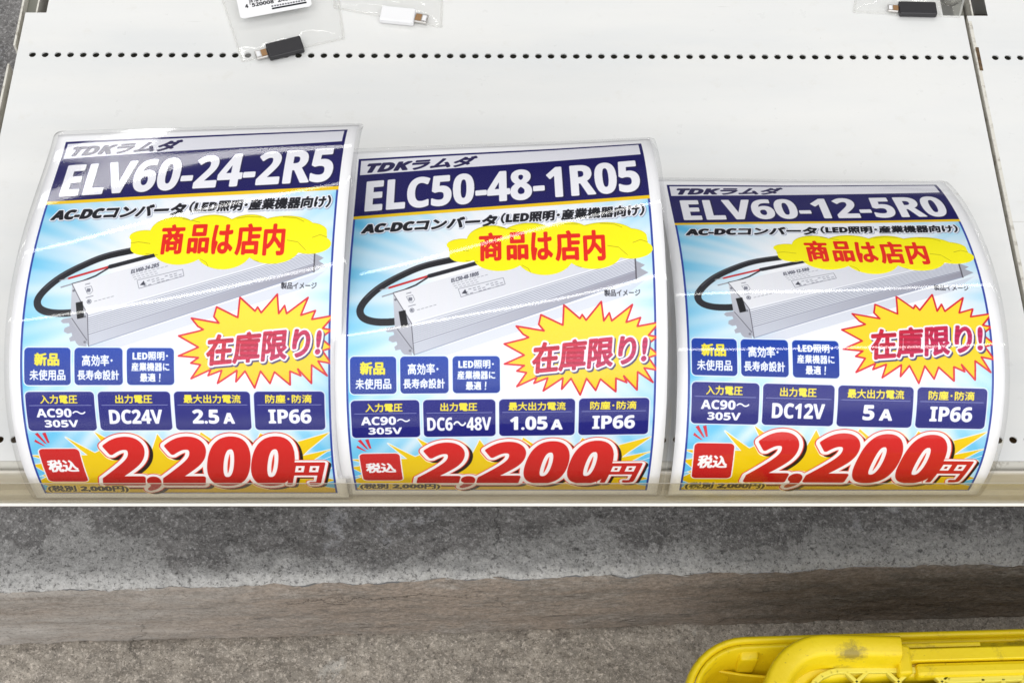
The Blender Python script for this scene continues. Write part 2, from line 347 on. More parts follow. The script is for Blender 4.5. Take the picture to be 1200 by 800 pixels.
# ------------------------------------------------------------------ price rail with a clear flap
rail = thing('price_rail', 'long beige price rail with clear front flap along the shelf edge', 'price rail', (0, -.014, -.02))
x0, x1 = -.62, XR+.76
prof = [(-.0068, .0000), (-.0072, .0004), (-.0080, .0006), (-.0089, .0002), (-.0092, -.0015), (-.0086, -.0030), (-.0088, -.0270), (-.0112, -.0300), (-.0160, -.0308), (-.0178, -.0300), (-.0182, -.0312), (-.0178, -.0324), (-.0080, -.0324), (-.0068, -.0290), (-.0068, -.002)]
extrude_x(prof, x0, x1, 'channel', beige, rail)
lipw = mat('white_lip', (.9, .9, .88), .25)
bm = bmesh.new(); add_box(bm, x0, x1, -.0190, -.0170, -.0316, -.0300); bmobj('bottom_lip', bm, lipw, rail, bevel=.0004)
flapm = clear_film('flap_plastic', (.90, .88, .82), 1.5, .10, 40, .0003, .03, (.60, .56, .48), stretch=(.3, 1, 1))
prof = [(-.0166, .0008), (-.0171, .0008), (-.0173, -.0290), (-.0168, -.0290)]
extrude_x(prof, x0, x1, 'clear_flap', flapm, rail)
bm = bmesh.new(); add_box(bm, x0, x1, -.01705, -.01665, .0009, .0012); bmobj('flap_edge', bm, mat('flap_edge_plastic', (.42, .39, .33), .3), rail)
tag(rail)

# ------------------------------------------------------------------ printing: a small mask renderer that draws flat print into images
PPM, SSA = 5, 2; RES = PPM*SSA
_cache = {}
_bold = {}                                  # Latin letters and digits in their bold sans forms
for i_ in range(26): _bold[chr(65+i_)] = chr(0x1D5D4+i_); _bold[chr(97+i_)] = chr(0x1D5EE+i_)
for i_ in range(10): _bold[chr(48+i_)] = chr(0x1D7EC+i_)
def glyphs(body):
    body = ''.join(_bold.get(ch, ch) for ch in body)
    if body in _cache: return _cache[body]
    c = bpy.data.curves.new('t', 'FONT'); c.body = body; c.resolution_u = 5
    o = bpy.data.objects.new('t', c); C.objects.link(o)
    me = bpy.data.meshes.new_from_object(o.evaluated_get(bpy.context.evaluated_depsgraph_get()))
    co = np.zeros(len(me.vertices)*3, np.float32); me.vertices.foreach_get('co', co); co = co.reshape(-1, 3)[:, :2].astype(float)
    ed = np.zeros(len(me.edges)*2, np.int32); me.edges.foreach_get('vertices', ed); ed = ed.reshape(-1, 2)
    le = np.zeros(len(me.loops), np.int32); me.loops.foreach_get('edge_index', le)
    e_ = co[ed[np.bincount(le, minlength=len(ed)) == 1]]
    bpy.data.objects.remove(o); bpy.data.curves.remove(c); bpy.data.meshes.remove(me)
    e_[..., 1] *= -1; _cache[body] = e_; return e_
def poly_edges(pts):
    p = np.array(pts, float); return np.stack([p, np.roll(p, -1, 0)], 1)
class Sh:                                    # a binary shape at supersampled resolution with its origin
    def __init__(s, m, oy, ox): s.m, s.oy, s.ox = m, oy, ox
def fill(edges, pad=0.):
    lo = edges.reshape(-1, 2).min(0)-pad; hi = edges.reshape(-1, 2).max(0)+pad
    ox, oy = [int(math.floor(v*PPM))*SSA for v in lo]; w_, h_ = int(math.ceil((hi[0]*RES-ox)/SSA)+1)*SSA, int(math.ceil((hi[1]*RES-oy)/SSA)+1)*SSA
    a = edges*RES-np.array([ox, oy]); y0 = np.minimum(a[:, 0, 1], a[:, 1, 1]); y1 = np.maximum(a[:, 0, 1], a[:, 1, 1])
    flip = np.zeros((h_, w_+1), np.int32); r0 = np.ceil(y0-.5).astype(int); r1 = np.ceil(y1-.5).astype(int); n = np.maximum(r1-r0, 0)
    if n.sum() == 0: return Sh(np.zeros((h_, w_), bool), oy, ox)
    ei = np.repeat(np.arange(len(a)), n); rr = np.arange(n.sum())-np.repeat(np.cumsum(n)-n, n)+np.repeat(r0, n)
    p0, p1 = a[ei, 0], a[ei, 1]; xx = p0[:, 0]+(rr+.5-p0[:, 1])/(p1[:, 1]-p0[:, 1])*(p1[:, 0]-p0[:, 0])
    ok = (rr >= 0) & (rr < h_); np.add.at(flip, (rr[ok], np.clip(np.ceil(xx[ok]-.5), 0, w_).astype(int)), 1)
    return Sh((np.cumsum(flip, 1)[:, :w_] & 1).astype(bool), oy, ox)
def grow(sh, r):
    R_ = int(round(r*RES))
    if R_ < 1: return sh
    P = (R_//SSA+1)*SSA; m = np.pad(sh.m, P); h_, w_ = m.shape; ii = np.arange(w_)[None]
    last = np.maximum.accumulate(np.where(m, ii, -9999), 1); nxt = np.minimum.accumulate(np.where(m, ii, 99999)[:, ::-1], 1)[:, ::-1]
    d = np.minimum(ii-last, nxt-ii); out = m.copy()
    for dy in range(-R_, R_+1):
        lim = math.sqrt(R_*R_-dy*dy)
        if dy >= 0: out[dy:] |= d[:h_-dy] <= lim
        else: out[:dy] |= d[-dy:] <= lim
    return Sh(out, sh.oy-P, sh.ox-P)
def move(sh, dx, dy): return Sh(sh.m, sh.oy+int(round(dy*PPM))*SSA, sh.ox+int(round(dx*PPM))*SSA)
def line(pts, r, closed=False):
    p = [np.array(q, float) for q in pts]; e_ = []
    if closed: p.append(p[0])
    ed = []
    for a, b in zip(p[:-1], p[1:]):
        d = b-a; n = np.array([-d[1], d[0]])/(np.hypot(*d)+1e-9)*.06
        ed.append(poly_edges([a+n, b+n, b-n, a-n]))
    s = None
    allp = np.concatenate(ed); lo = allp.reshape(-1, 2).min(0); hi = allp.reshape(-1, 2).max(0)
    ref = fill(poly_edges([lo-.3, (hi[0]+.3, lo[1]-.3), hi+.3, (lo[0]-.3, hi[1]+.3)])); m = np.zeros_like(ref.m)
    for q in ed:
        f = fill(q); y, x = f.oy-ref.oy, f.ox-ref.ox; hh, ww = min(f.m.shape[0], m.shape[0]-y), min(f.m.shape[1], m.shape[1]-x)
        m[y:y+hh, x:x+ww] |= f.m[:hh, :ww]
    return grow(Sh(m, ref.oy, ref.ox), max(r-.06, 0))
def rrect(x0, y0, x1, y1, r, skew=0):
    pts = []
    for cx, cy, a0 in ((x1-r, y0+r, -90), (x1-r, y1-r, 0), (x0+r, y1-r, 90), (x0+r, y0+r, 180)):
        for q in range(9):
            a = R(a0+q*11.25); x = cx+r*math.cos(a); y = cy+r*math.sin(a); pts.append((x+skew*(y-y0), y))
    return fill(poly_edges(pts))
def text(body, x0, y0, x1, y1, bold=0., slant=0., rise=0.):
    e_ = glyphs(body).copy(); f = e_.reshape(-1, 2); f[:, 0] -= f[:, 1]*slant
    lo, hi = f.min(0), f.max(0); x0 += bold; x1 -= bold; y0 += bold; y1 -= bold
    f[:, 0] = x0+(f[:, 0]-lo[0])/(hi[0]-lo[0])*(x1-x0); f[:, 1] = y0+(f[:, 1]-lo[1])/(hi[1]-lo[1]+1e-9)*(y1-y0)
    f[:, 1] -= rise*(f[:, 0]-x0)/(x1-x0)
    return grow(fill(e_), bold)
def lin(c): return np.array(c, float)/255.
def smooth(pts, n=8):
    p = np.array([pts[0]]+list(pts)+[pts[-1]], float); out = []
    for i in range(1, len(p)-2):
        for t in np.linspace(0, 1, n, endpoint=False):
            out.append(.5*(2*p[i]+(p[i+1]-p[i-1])*t+(2*p[i-1]-5*p[i]+4*p[i+1]-p[i+2])*t*t+(3*p[i]-p[i-1]-3*p[i+1]+p[i+2])*t**3))
    return out+[p[-2]]
class Canvas:
    def __init__(s, x0, y0, x1, y1, col):
        s.x0, s.y0 = int(x0*PPM), int(y0*PPM); s.w, s.h = int((x1-x0)*PPM), int((y1-y0)*PPM)
        s.im = np.empty((s.h, s.w, 3), np.float32); s.im[:] = lin(col); s.bb = (x0, y0, x1, y1)
    def copy(s):
        n = Canvas.__new__(Canvas); n.__dict__.update(s.__dict__); n.im = s.im.copy(); return n
    def paint(s, sh, col, alpha=1., clip=None):
        m = sh.m.reshape(sh.m.shape[0]//SSA, SSA, sh.m.shape[1]//SSA, SSA).mean((1, 3)).astype(np.float32)
        y, x = sh.oy//SSA-s.y0, sh.ox//SSA-s.x0; a, b = max(0, y), max(0, x); c, d = min(s.h, y+m.shape[0]), min(s.w, x+m.shape[1])
        if clip:
            a, b = max(a, int(clip[1]*PPM)-s.y0), max(b, int(clip[0]*PPM)-s.x0); c, d = min(c, int(clip[3]*PPM)-s.y0), min(d, int(clip[2]*PPM)-s.x0)
        if c <= a or d <= b: return
        m = m[a-y:c-y, b-x:d-x, None]*alpha; V, U = np.mgrid[a:c, b:d]; U = (U+s.x0+.5)/PPM; V = (V+s.y0+.5)/PPM
        cc = col(U, V) if callable(col) else lin(col)
        s.im[a:c, b:d] = s.im[a:c, b:d]*(1-m)+cc*m
    def image(s, name):
        im = bpy.data.images.new(name, s.w, s.h); px = np.ones((s.h, s.w, 4), np.float32); px[..., :3] = np.clip(s.im[::-1], 0, 1)
        im.pixels.foreach_set(px.ravel()); im.pack(); return im
def grad(c0, c1, ax, v0, v1):
    a, b = lin(c0), lin(c1)
    return lambda U, V: a+(b-a)*np.clip(((U if ax == 0 else V)-v0)/(v1-v0), 0, 1)[..., None]

PW, PH, MG = 196., 283., 7.
WHITE = (243, 243, 245)
def base_poster():
    c = Canvas(-MG, -MG, PW+MG, PH+MG, WHITE)
    full = fill(poly_edges([(0, 0), (PW, 0), (PW, PH), (0, PH)]))
    def sky(U, V):
        cx, cy = 112., 128.; dx, dy = (U-cx)/1.0, (V-cy)/1.25; r = np.hypot(dx, dy); th = np.arctan2(dy, dx)
        ray = .5+.25*np.sin(th*23+1.3)+.17*np.sin(th*41+2.1*np.sin(th*5))+.12*np.sin(th*67+.7)
        k_ = np.clip((r-52)/66, 0, 1)**1.15*np.clip(.30+.72*ray, 0, .95); k_ = np.clip(k_, 0, 1)[..., None]
        return lin((243, 244, 248))*(1-k_)+lin((95, 192, 235))*k_
    c.paint(full, sky)
    # yellow spiky field behind the price
    Y = grad((240, 205, 25), (226, 190, 10), 1, 220, 283)
    sp = [(0, 240), (9, 244), (5, 248), (0, 249), (0, 258), (6, 262), (0, 267), (0, 283), (PW, 283), (PW, 266), (188, 262), (196, 249), (178, 249), (192, 237), (196, 235), (176, 241), (180, 236), (194.5, 221.5), (168, 231), (160, 228), (150, 222), (144, 236), (134, 226), (121, 229), (112, 221), (108, 232), (98, 226), (90, 234), (84, 222.5), (79, 236), (68, 226), (54, 228), (44, 220.5), (50, 233), (42, 238), (25, 224.5), (37, 240), (22, 240)]
    sp = fill(poly_edges(sp)); c.paint(grow(sp, .7), (238, 240, 245), clip=(0, 0, PW, PH)); c.paint(sp, Y, clip=(0, 0, PW, PH))
    for q in ([(0, 250), (7, 258), (0, 262)], [(0, 270), (9, 276), (0, 279)], [(180, 250), (196, 241), (196, 252)], [(184, 272), (196, 266), (196, 276)]):
        f = fill(poly_edges(q)); c.paint(grow(f, .5), (238, 240, 245), clip=(0, 0, PW, PH)); c.paint(f, (100, 190, 235), clip=(0, 0, PW, PH))
    # device picture: cable, aluminium body with ribs, brackets
    c.paint(fill(poly_edges([(43, 163), (186, 116), (192, 114), (176, 126), (60, 164)])), (200, 205, 220), .6)
    c.paint(fill(poly_edges([(184, 103), (190, 106), (187, 108), (192, 111), (186, 114), (184, 115)])), (165, 167, 178))
    c.paint(fill(poly_edges([(31, 144), (26, 145), (24.6, 146.4), (26.2, 147.8), (30, 147.6), (30.6, 149.4), (27.4, 150.8), (27, 153), (29.6, 154.4), (32, 153.8), (32.6, 155.6), (30.6, 157.2), (31.4, 159.4), (34.5, 158.8), (35.4, 160.6), (37, 162), (42, 162.5), (40, 150)])), (172, 174, 186))
    c.paint(line(smooth([(72, 97.8), (49.5, 102.7), (33.8, 109.7), (21, 117.6), (12.3, 126), (8.5, 133), (10.6, 138.3), (18, 141), (29, 141.2), (36, 139.6)]), 2.35), grad((48, 48, 54), (34, 34, 38), 0, 5, 60))
    c.paint(line(smooth([(66, 97.2), (49, 101.4), (33.4, 108.3), (20.4, 116.4), (11.4, 125)]), .35), (105, 105, 112), .7)
    c.paint(line([(29.4, 122), (36, 120), (44, 116.5), (52, 111)], .55), (50, 48, 55)); c.paint(line([(22.5, 124.2), (29.4, 122)], .45), (150, 150, 158))
    c.paint(line([(26.5, 118.2), (38, 114.6), (52, 110.2)], .75), (196, 50, 52)); c.paint(line([(21, 119.6), (26.5, 118.2)], .35), (170, 170, 176))
    c.paint(line([(52.5, 110.3), (84, 101.6)], 1.5), (42, 42, 48))
    top = [(29.4, 122), (41.4, 142), (184, 100.5), (172, 80)]
    c.paint(fill(poly_edges(top)), grad((232, 233, 238), (208, 210, 220), 0, 30, 180))
    c.paint(fill(poly_edges([(41.4, 142), (184, 100.5), (184, 115), (43.2, 162.4)])), grad((204, 207, 217), (176, 178, 190), 0, 42, 184))
    for i in range(9):
        f0 = .10+i*.062
        a = (41.4+1.8*f0, 142+20.4*f0); b = (184, 100.5+14.5*f0)
        c.paint(line([a, b], .36), (232, 235, 242)); c.paint(line([(a[0], a[1]+.62), (b[0], b[1]+.45)], .26), (126, 130, 150))
    c.paint(fill(poly_edges([(42.6, 155.5), (184, 110.4), (184, 114.3), (43.1, 161.5)])), grad((196, 200, 212), (152, 152, 166), 0, 50, 184))
    c.paint(line([(43.2, 162.2), (184, 114.8)], .35), (120, 130, 160), .6)
    c.paint(line([(41.4, 142), (184, 100.5)], .35), (240, 242, 248))
    c.paint(fill(poly_edges([(29.4, 122), (41.4, 142), (43.2, 162.4), (31, 146)])), grad((205, 207, 215), (168, 170, 182), 1, 122, 162))
    c.paint(line([(29.4, 122), (41.4, 142), (43.2, 162.4)], .22), (96, 96, 106)); c.paint(line([(184, 100.5), (184.2, 115)], .45), (90, 88, 96))
    c.paint(line([(31.5, 144.5), (42, 158.5)], .3), (90, 90, 100)); c.paint(fill(poly_edges([(33.2, 134.5), (37.5, 133.5), (39.5, 144), (35, 145)])), (32, 32, 36))
    for q in ((31, 126.5), (40.6, 159.6), (39.8, 143.4)): c.paint(rrect(q[0]-.8, q[1]-.8, q[0]+.8, q[1]+.8, .75), (120, 122, 132))
    # small print on the body
    bl = [(71.2, 119.8), (100, 112.6), (101.2, 117), (73, 125.2)]
    c.paint(line(bl, .17, True), (120, 122, 134))
    for i in range(3):
        for j in range(9):
            if (i*7+j*5) % 4 == 0: continue
            x_ = 75+j*2.8+i*.5; y_ = 121.4+i*1.5-(x_-73)*.262; c.paint(line([(x_, y_), (x_+1.7, y_-.45)], .24), (120, 122, 136), .8)
    for i in range(3):
        for j in range(6 if i else 9):
            x_ = 67.5+j*2.6+i*.9; y_ = 116.6+i*1.6-(x_-67)*.275; c.paint(line([(x_, y_), (x_+1.8, y_-.5)], .18), (120, 122, 136), .8)
    c.paint(fill(poly_edges([(73.4, 123), (75.6, 120), (77, 123)])), (70, 72, 84))
    c.paint(line([(38, 124.5), (42, 123.4), (43.4, 126.6), (42, 128.5), (40, 128.4), (38, 124.5)], .18), (130, 132, 145)); c.paint(rrect(39.4, 125, 41.8, 127.4, .4), (120, 122, 135))
    c.paint(line([(38, 122.4), (41, 121.6)], .25), (120, 122, 135)); c.paint(line([(39.4, 131.2), (44, 129.9)], .22), (140, 142, 155))
    o_ = rrect(40.2, 132.2, 43.2, 135.2, 1.5); c.paint(o_, (110, 112, 124)); c.paint(rrect(40.6, 132.6, 42.8, 134.8, 1.1), (214, 216, 225)); c.paint(text('R', 41, 133, 42.4, 134.4, .1), (90, 92, 104))
    for j in range(5): c.paint(line([(45+j*2.6, 133.6-j*.74), (46.8+j*2.6, 133.1-j*.74)], .2), (130, 132, 145))
    # frame
    nav = (44, 66, 158)
    for q in ([(0, 0), (PW, 0), (PW, 1.3), (0, 1.3)], [(0, 0), (1.3, 0), (1.3, PH), (0, PH)], [(PW-1.3, 0), (PW, 0), (PW, PH), (PW-1.3, PH)], [(0, PH-1.1), (PW, PH-1.1), (PW, PH), (0, PH)]): c.paint(fill(poly_edges(q)), nav)
    navy = (24, 20, 92)
    c.paint(fill(poly_edges([(0, 0), (PW, 0), (PW, 57.2), (0, 57.2)])), navy); c.paint(fill(poly_edges([(1.8, 2), (PW-2, 2), (PW-2, 16), (1.8, 16)])), (228, 228, 236))
    c.paint(fill(poly_edges([(0, 56.6), (PW, 56.6), (PW, 59.4), (0, 59.4)])), (238, 196, 20))
    c.paint(text('TDKラムダ', 6.5, 3.6, 84, 15.2, .7, .30), (40, 34, 80))
    for s_ in (text('AC-DCコンバータ', 6, 64, 97, 73.8, .55, .18), text('（LED照明･産業機器向け）', 99, 63.2, 192, 72.2, .42, .12)):
        c.paint(move(grow(s_, 1.0), .4, .4), (150, 158, 180), .8); c.paint(grow(s_, .8), (236, 238, 246)); c.paint(s_, (26, 26, 34))
    c.paint(text('製品イメージ', 163.7, 121.4, 186.4, 125.8, .1), (52, 52, 62))
    # starburst
    bp = [(100, 159), (112.7, 156), (115.6, 155), (112, 153), (107.8, 148), (125.4, 151), (122, 147), (123.5, 141), (137.2, 147.5), (138.1, 135), (148, 143.5), (149.5, 141), (151.9, 144.5), (161.7, 133), (163, 145), (166.6, 140), (168, 145), (181.3, 135), (177, 146), (186.2, 143), (184, 148.5), (198, 146), (191, 154), (196.5, 155), (190, 160), (197, 166), (191, 168), (196.5, 176), (188.2, 174.5), (194, 184), (184.2, 177), (184, 189), (175.4, 179.5), (177.4, 184), (170.5, 181), (170.5, 190), (160.7, 181.5), (157.8, 189), (151.9, 181), (148, 192), (142.1, 181), (136.2, 188), (137, 180.5), (124.5, 189), (127.4, 180.5), (118.6, 184), (120.5, 180), (107.8, 186), (114, 177), (107.8, 176), (112.7, 172.5), (100, 171.5), (112.7, 166)]
    bp = [(u, v-3.4+(v-163)*.02) for u, v in bp]
    c.paint(fill(poly_edges(bp)), grad((250, 222, 60), (238, 200, 20), 1, 130, 190), clip=(0, 0, PW, PH)); c.paint(line(bp, .55, True), (214, 34, 52), clip=(0, 0, PW, PH))
    s_ = text('在庫限り!', 117.5, 152, 190.5, 173.0, .62, .10, 0)
    def sh_rise(sh): return sh
    s_ = text('在庫限り!', 117.5, 155, 190.5, 175, .72, .10, 6.5)
    c.paint(move(grow(s_, 1.15), .8, 1.0), (70, 66, 110)); c.paint(grow(s_, 1.15), (242, 236, 244))
    def pink(U, V):
        k_ = np.clip((U-117)/74*.8+(V-150)/60, 0, 1)[..., None]; st = (.92+.08*np.sin(V*1.9))[..., None]
        return (lin((212, 30, 48))*(1-k_)+lin((200, 42, 104))*k_)*st
    c.paint(s_, pink)
    # feature boxes
    b1, b2 = grad((10, 62, 168), (6, 48, 146), 1, 163, 187), grad((28, 31, 128), (24, 26, 116), 1, 191, 219)
    for a, b in ((2.6, 31.8), (34.3, 64.7), (67.4, 97.2)):
        c.paint(grow(rrect(a, 163.2, b, 187.2, 2.6), .7), (225, 236, 248)); c.paint(rrect(a, 163.2, b, 187.2, 2.6), b1)
    YL = (244, 224, 60); WT = (240, 242, 248)
    c.paint(text('新品', 8.8, 166.4, 24.8, 174.8, .35), YL); c.paint(text('未使用品', 5.8, 177, 28.6, 184.2, .22), WT)
    c.paint(text('高効率･', 39, 167.5, 58.5, 175, .22), WT); c.paint(text('長寿命設計', 36, 177.2, 62.5, 184, .2), WT)
    c.paint(text('LED照明･', 71, 165.6, 93.5, 171.2, .2), WT); c.paint(text('産業機器に', 70.2, 172.4, 94.4, 178.2, .2), WT); c.paint(text('最適', 75.5, 179.3, 85.5, 185.2, .2), WT); c.paint(text('！', 87.4, 179.5, 88.8, 185.2, .25, .1), WT)
    for a, b in ((2.6, 46), (48.4, 94.2), (96.6, 144.8), (147.3, 192)):
        c.paint(grow(rrect(a, 191.6, b, 219.4, 2.8), .7), (222, 232, 246)); c.paint(rrect(a, 191.6, b, 219.4, 2.8), b2); c.paint(line([(a+2, 200.9), (b-2, 200.9)], .14), (150, 156, 200))
    for s_, a, b in (('入力電圧', 11.6, 35.4), ('出力電圧', 59.2, 82.8), ('最大出力電流', 102.4, 139), ('防塵･防滴', 154.4, 184)): c.paint(text(s_, a, 193.6, b, 199.8, .24), YL)
    c.paint(text('AC90～', 8.6, 203, 40, 209.4, .2), WT); c.paint(text('305V', 13, 211.2, 34.6, 216.8, .2), WT); c.paint(text('IP66', 156, 204, 183.4, 214.6, .3), WT)
    # tax-in badge with three ticks
    bd = rrect(6, 234.2, 32, 267.5, 3, .02); c.paint(grow(bd, .8), (242, 238, 240)); c.paint(bd, grad((206, 44, 44), (190, 36, 36), 1, 233, 266))
    c.paint(text('税込', 9.2, 244.2, 29, 256.6, .5), (246, 246, 248))
    for q in ([(4.6, 228), (5.4, 226.2), (11, 231.6), (9.6, 231.4)], [(5.8, 221.8), (7.8, 220.8), (12.4, 230), (11, 229.4)], [(10.6, 221.2), (12.8, 220.6), (14.2, 229), (13, 229.2)]): c.paint(fill(poly_edges(q)), (214, 44, 60))
    # small net price
    # big price
    num = text('2,200', 41.5, 224.4, 171, 279.5, 1.55, .20); yen = text('円', 163.5, 247, 190.5, 271.5, .8, .22)
    d0 = glyphs('2,200')
    for s_, k_ in ((num, 1.), (yen, .72)):
        c.paint(move(grow(s_, 4.2*k_), .9, .9), (250, 236, 200)); 
    for s_, k_ in ((num, 1.), (yen, .72)):
        for dd in np.linspace(0, 2.2, 6): c.paint(move(grow(s_, 2.9*k_), dd*k_+.3, dd*.8*k_+.2), (36, 20, 20))
    for s_, k_ in ((num, 1.), (yen, .72)):
        c.paint(grow(s_, 3.3*k_), (222, 60, 44)); c.paint(grow(s_, 2.6*k_), (244, 240, 240))
    for s_, k_ in ((num, 1.), (yen, .72)):
        c.paint(s_, grad((214, 42, 40), (180, 30, 24), 1, 226, 274))
    s_ = text('(税別 2,000円)', 3.4, 272.4, 57, 281.8, .38, .06); c.paint(grow(s_, .9), (240, 214, 90)); c.paint(s_, (24, 16, 8))
    return c
BASE = base_poster()
def poster(model, sub, val, cur, name):
    c = BASE.copy(); s_ = text(model, 7, 22.4, 191, 53, .7, .0)
    c.paint(move(grow(s_, .3), .7, .8), (24, 20, 70)); c.paint(s_, (238, 238, 244))
    # the model name again in small letters along the case, rising to the right
    e_ = glyphs(sub).copy(); f = e_.reshape(-1, 2); lo, hi = f.min(0), f.max(0); f[:, 0] = 66.8+(f[:, 0]-lo[0])/(hi[0]-lo[0])*17.5; f[:, 1] = 112.6+(f[:, 1]-lo[1])/(hi[1]-lo[1])*2.7-(f[:, 0]-66.8)*.27
    c.paint(grow(fill(e_), .1), (92, 94, 108))
    a, b, t_, d_ = val; c.paint(text(a, b, 204, t_, 214.6, d_), (240, 242, 248))
    for q in cur: c.paint(text(q[0], q[1], q[3], q[2], 214.6, .35), (240, 242, 248))
    return c.image(name)
def cloud_image():
    c = Canvas(60, 68, 198, 116, (248, 238, 20))
    for pts in ([(64, 92.5), (70, 91.6), (78, 93)], [(97, 75.2), (102, 76.2), (109, 78.5)], [(133, 76.4), (140, 75.4), (149, 76.2)], [(84, 101.2), (76, 100.2)], [(112, 104.4), (116, 106.8), (117.5, 109.5)], [(150, 106.8), (146, 105.6), (141, 107)], [(167, 92.6), (174, 94), (179.5, 99.6)], [(183, 91.2), (188, 89.4), (193, 91.4)], [(163, 76.4), (172, 77.6), (177, 80.2)]):
        c.paint(line(pts, .16), (150, 140, 20))
    for ch, a, b, y0, y1 in (('商', 84.6, 100, 79.2, 101), ('品', 102.5, 116.5, 79.8, 100.8), ('は', 118.2, 132.2, 80.6, 101.4), ('店', 133.6, 150, 80.4, 102.4), ('内', 151.6, 165.6, 81, 102.8)):
        c.paint(text(ch, a, y0, b, y1, .72), (226, 40, 26))
    return c.image('cloud_print')

# ------------------------------------------------------------------ the three laminated signs, curling back out of the price rail
FIT = [
    (-0.30235, -0.01439, 0.00019, 0.04165, -0.00413, 1.51758, 0.99813, 0.33309, -0.12676, -0.07625, 1.54545, 1.01649, 0.58903, 0.14885, -0.52639),
    (-0.09446, -0.01221, -0.00012, 0.00121, -0.02900, 1.56372, 1.10540, 0.25911, -0.20129, -0.16306, 1.56680, 1.12437, 0.58249, 0.05437, -0.56194),
    (0.12327, -0.01220, -0.00050, -0.00275, -0.02681, 1.49149, 0.83247, 0.03577, -0.42938, -0.40773, 1.55457, 0.92392, 0.13910, -0.35296, -0.63058)]
def profile(base, az, ph):
    ss = np.linspace(0, .283, 200); c = np.polyfit(np.linspace(0, 1, 5), ph, 4); a = np.polyval(c, ss/.283)
    hx = np.concatenate([[0], np.cumsum((np.cos(a[1:])+np.cos(a[:-1]))/2*np.diff(ss))]); hz = np.concatenate([[0], np.cumsum((np.sin(a[1:])+np.sin(a[:-1]))/2*np.diff(ss))])
    def f(s):
        lo = np.minimum(s, 0); hi = np.maximum(s-.283, 0); q = np.clip(s, 0, .283)
        h_ = np.interp(q, ss, hx)+lo*math.cos(a[0])+hi*math.cos(a[-1]); z = np.interp(q, ss, hz)+lo*math.sin(a[0])+hi*math.sin(a[-1])
        return np.stack([base[0]+h_*math.sin(az), base[1]+h_*math.cos(az), base[2]+z], -1)
    return f
def surface(i):
    x0_, y0_, rz, az, azr = FIT[i][:5]; bL = np.array([x0_, y0_, -.020]); bR = bL+.196*np.array([math.cos(rz), math.sin(rz), 0])
    fL, fR = profile(bL, az, FIT[i][5:10]), profile(bR, az+azr, FIT[i][10:15])
    def P(u, v):                            # u, v in mm on the print, v down from its top
        s = (PH-v)/1000; a, b = fL(s), fR(s); k_ = (u/PW)[..., None]; return a*(1-k_)+b*k_
    def PN(u, v, off=0.):
        p = P(u, v); du = P(u+.5, v)-P(u-.5, v); dv = P(u, v-.5)-P(u, v+.5); n = np.cross(du, dv); n /= np.linalg.norm(n, axis=-1, keepdims=True)
        # the sheet is not perfectly even: millimetre-deep ripples, none inside the rail
        k_ = np.clip((255-v)/60, 0, 1)
        rip = (np.sin(v/23+u/90+i*2)*.22+np.sin(u/37-v/60+i)*.25+np.sin((u+v)/17+i*3)*.04)*k_
        return p+n*(off+rip)[..., None]/1000
    return PN
def shell(name, PN, U, V, top, bot, m, parent, uvf=None):     # closed sheet between two offsets
    n0, n1 = U.shape; A = PN(U, V, top+0*U).reshape(-1, 3); B = PN(U, V, bot+0*U).reshape(-1, 3); n = n0*n1; idx = np.arange(n).reshape(n0, n1)
    q = np.stack([idx[:-1, :-1], idx[1:, :-1], idx[1:, 1:], idx[:-1, 1:]], -1).reshape(-1, 4)
    ring = np.concatenate([idx[:, 0], idx[-1, 1:], idx[::-1, -1][1:], idx[0, ::-1][1:-1]]); r2 = np.roll(ring, -1)
    faces = [tuple(int(v) for v in r) for r in q]+[tuple(int(v)+n for v in r[::-1]) for r in q]+[(int(b), int(a), int(a)+n, int(b)+n) for a, b in zip(ring, r2)]
    me = bpy.data.meshes.new(name); me.from_pydata(np.concatenate([A, B]).tolist(), [], faces)
    if uvf is not None:
        uv = me.uv_layers.new(name='print'); li = np.zeros(len(me.loops), np.int32); me.loops.foreach_get('vertex_index', li)
        UU, VV = uvf(U.ravel(), V.ravel()); UU = np.tile(UU, 2); VV = np.tile(VV, 2); uv.data.foreach_set('uv', np.stack([UU[li], VV[li]], -1).astype(np.float32).ravel())
    if uvf is not None: me.polygons.foreach_set('material_index', np.array([0]*len(q)+[1]*(len(faces)-len(q)), np.int32))
    o = link(name, me, m, parent)
    sm = np.ones(len(faces), bool); sm[2*len(q):] = False; me.polygons.foreach_set('use_smooth', sm); me.update(); return o
def print_mat(name, im, rough=.45):
    m = mat(name, (.8, .8, .8), rough, spec=.05); t_ = N(m, 'ShaderNodeTexImage'); t_.image = im; t_.interpolation = 'Cubic'; t_.extension = 'EXTEND'
    L(m, t_.outputs[0], m.node_tree.nodes['Principled BSDF'].inputs['Base Color']); return m
film = clear_film('laminate', (.985, .985, .99), 1.5, .06, 16, .00024, bdet=0, stretch=(.7, 1, 1))
paper_back = mat('paper_back', (.8, .8, .8), .5)
cloud_m = print_mat('cloud_print', cloud_image())
def cloud_edges(u):                          # top and bottom of the cloud cut-out
    el = [(73, 87.5, 9.5, 4.6), (75, 95.5, 9.8, 5.8), (92, 85, 15.5, 11.6), (98, 98, 17, 10.2), (116, 84, 18, 11), (127, 99, 18, 12.6), (141, 84, 16, 10.2), (158, 98, 17.5, 10.2), (164, 86, 21, 10.4), (182, 95.6, 13.4, 6.4), (180, 88, 12.5, 7)]
    t_ = np.full(u.shape, 1e9); b_ = np.full(u.shape, -1e9)
    for cx, cy, a, b in el:
        k_ = 1-((u-cx)/a)**2; ok = k_ > 0; r_ = b*np.sqrt(np.maximum(k_, 0)); t_ = np.where(ok, np.minimum(t_, cy-r_), t_); b_ = np.where(ok, np.maximum(b_, cy+r_), b_)
    return t_, b_
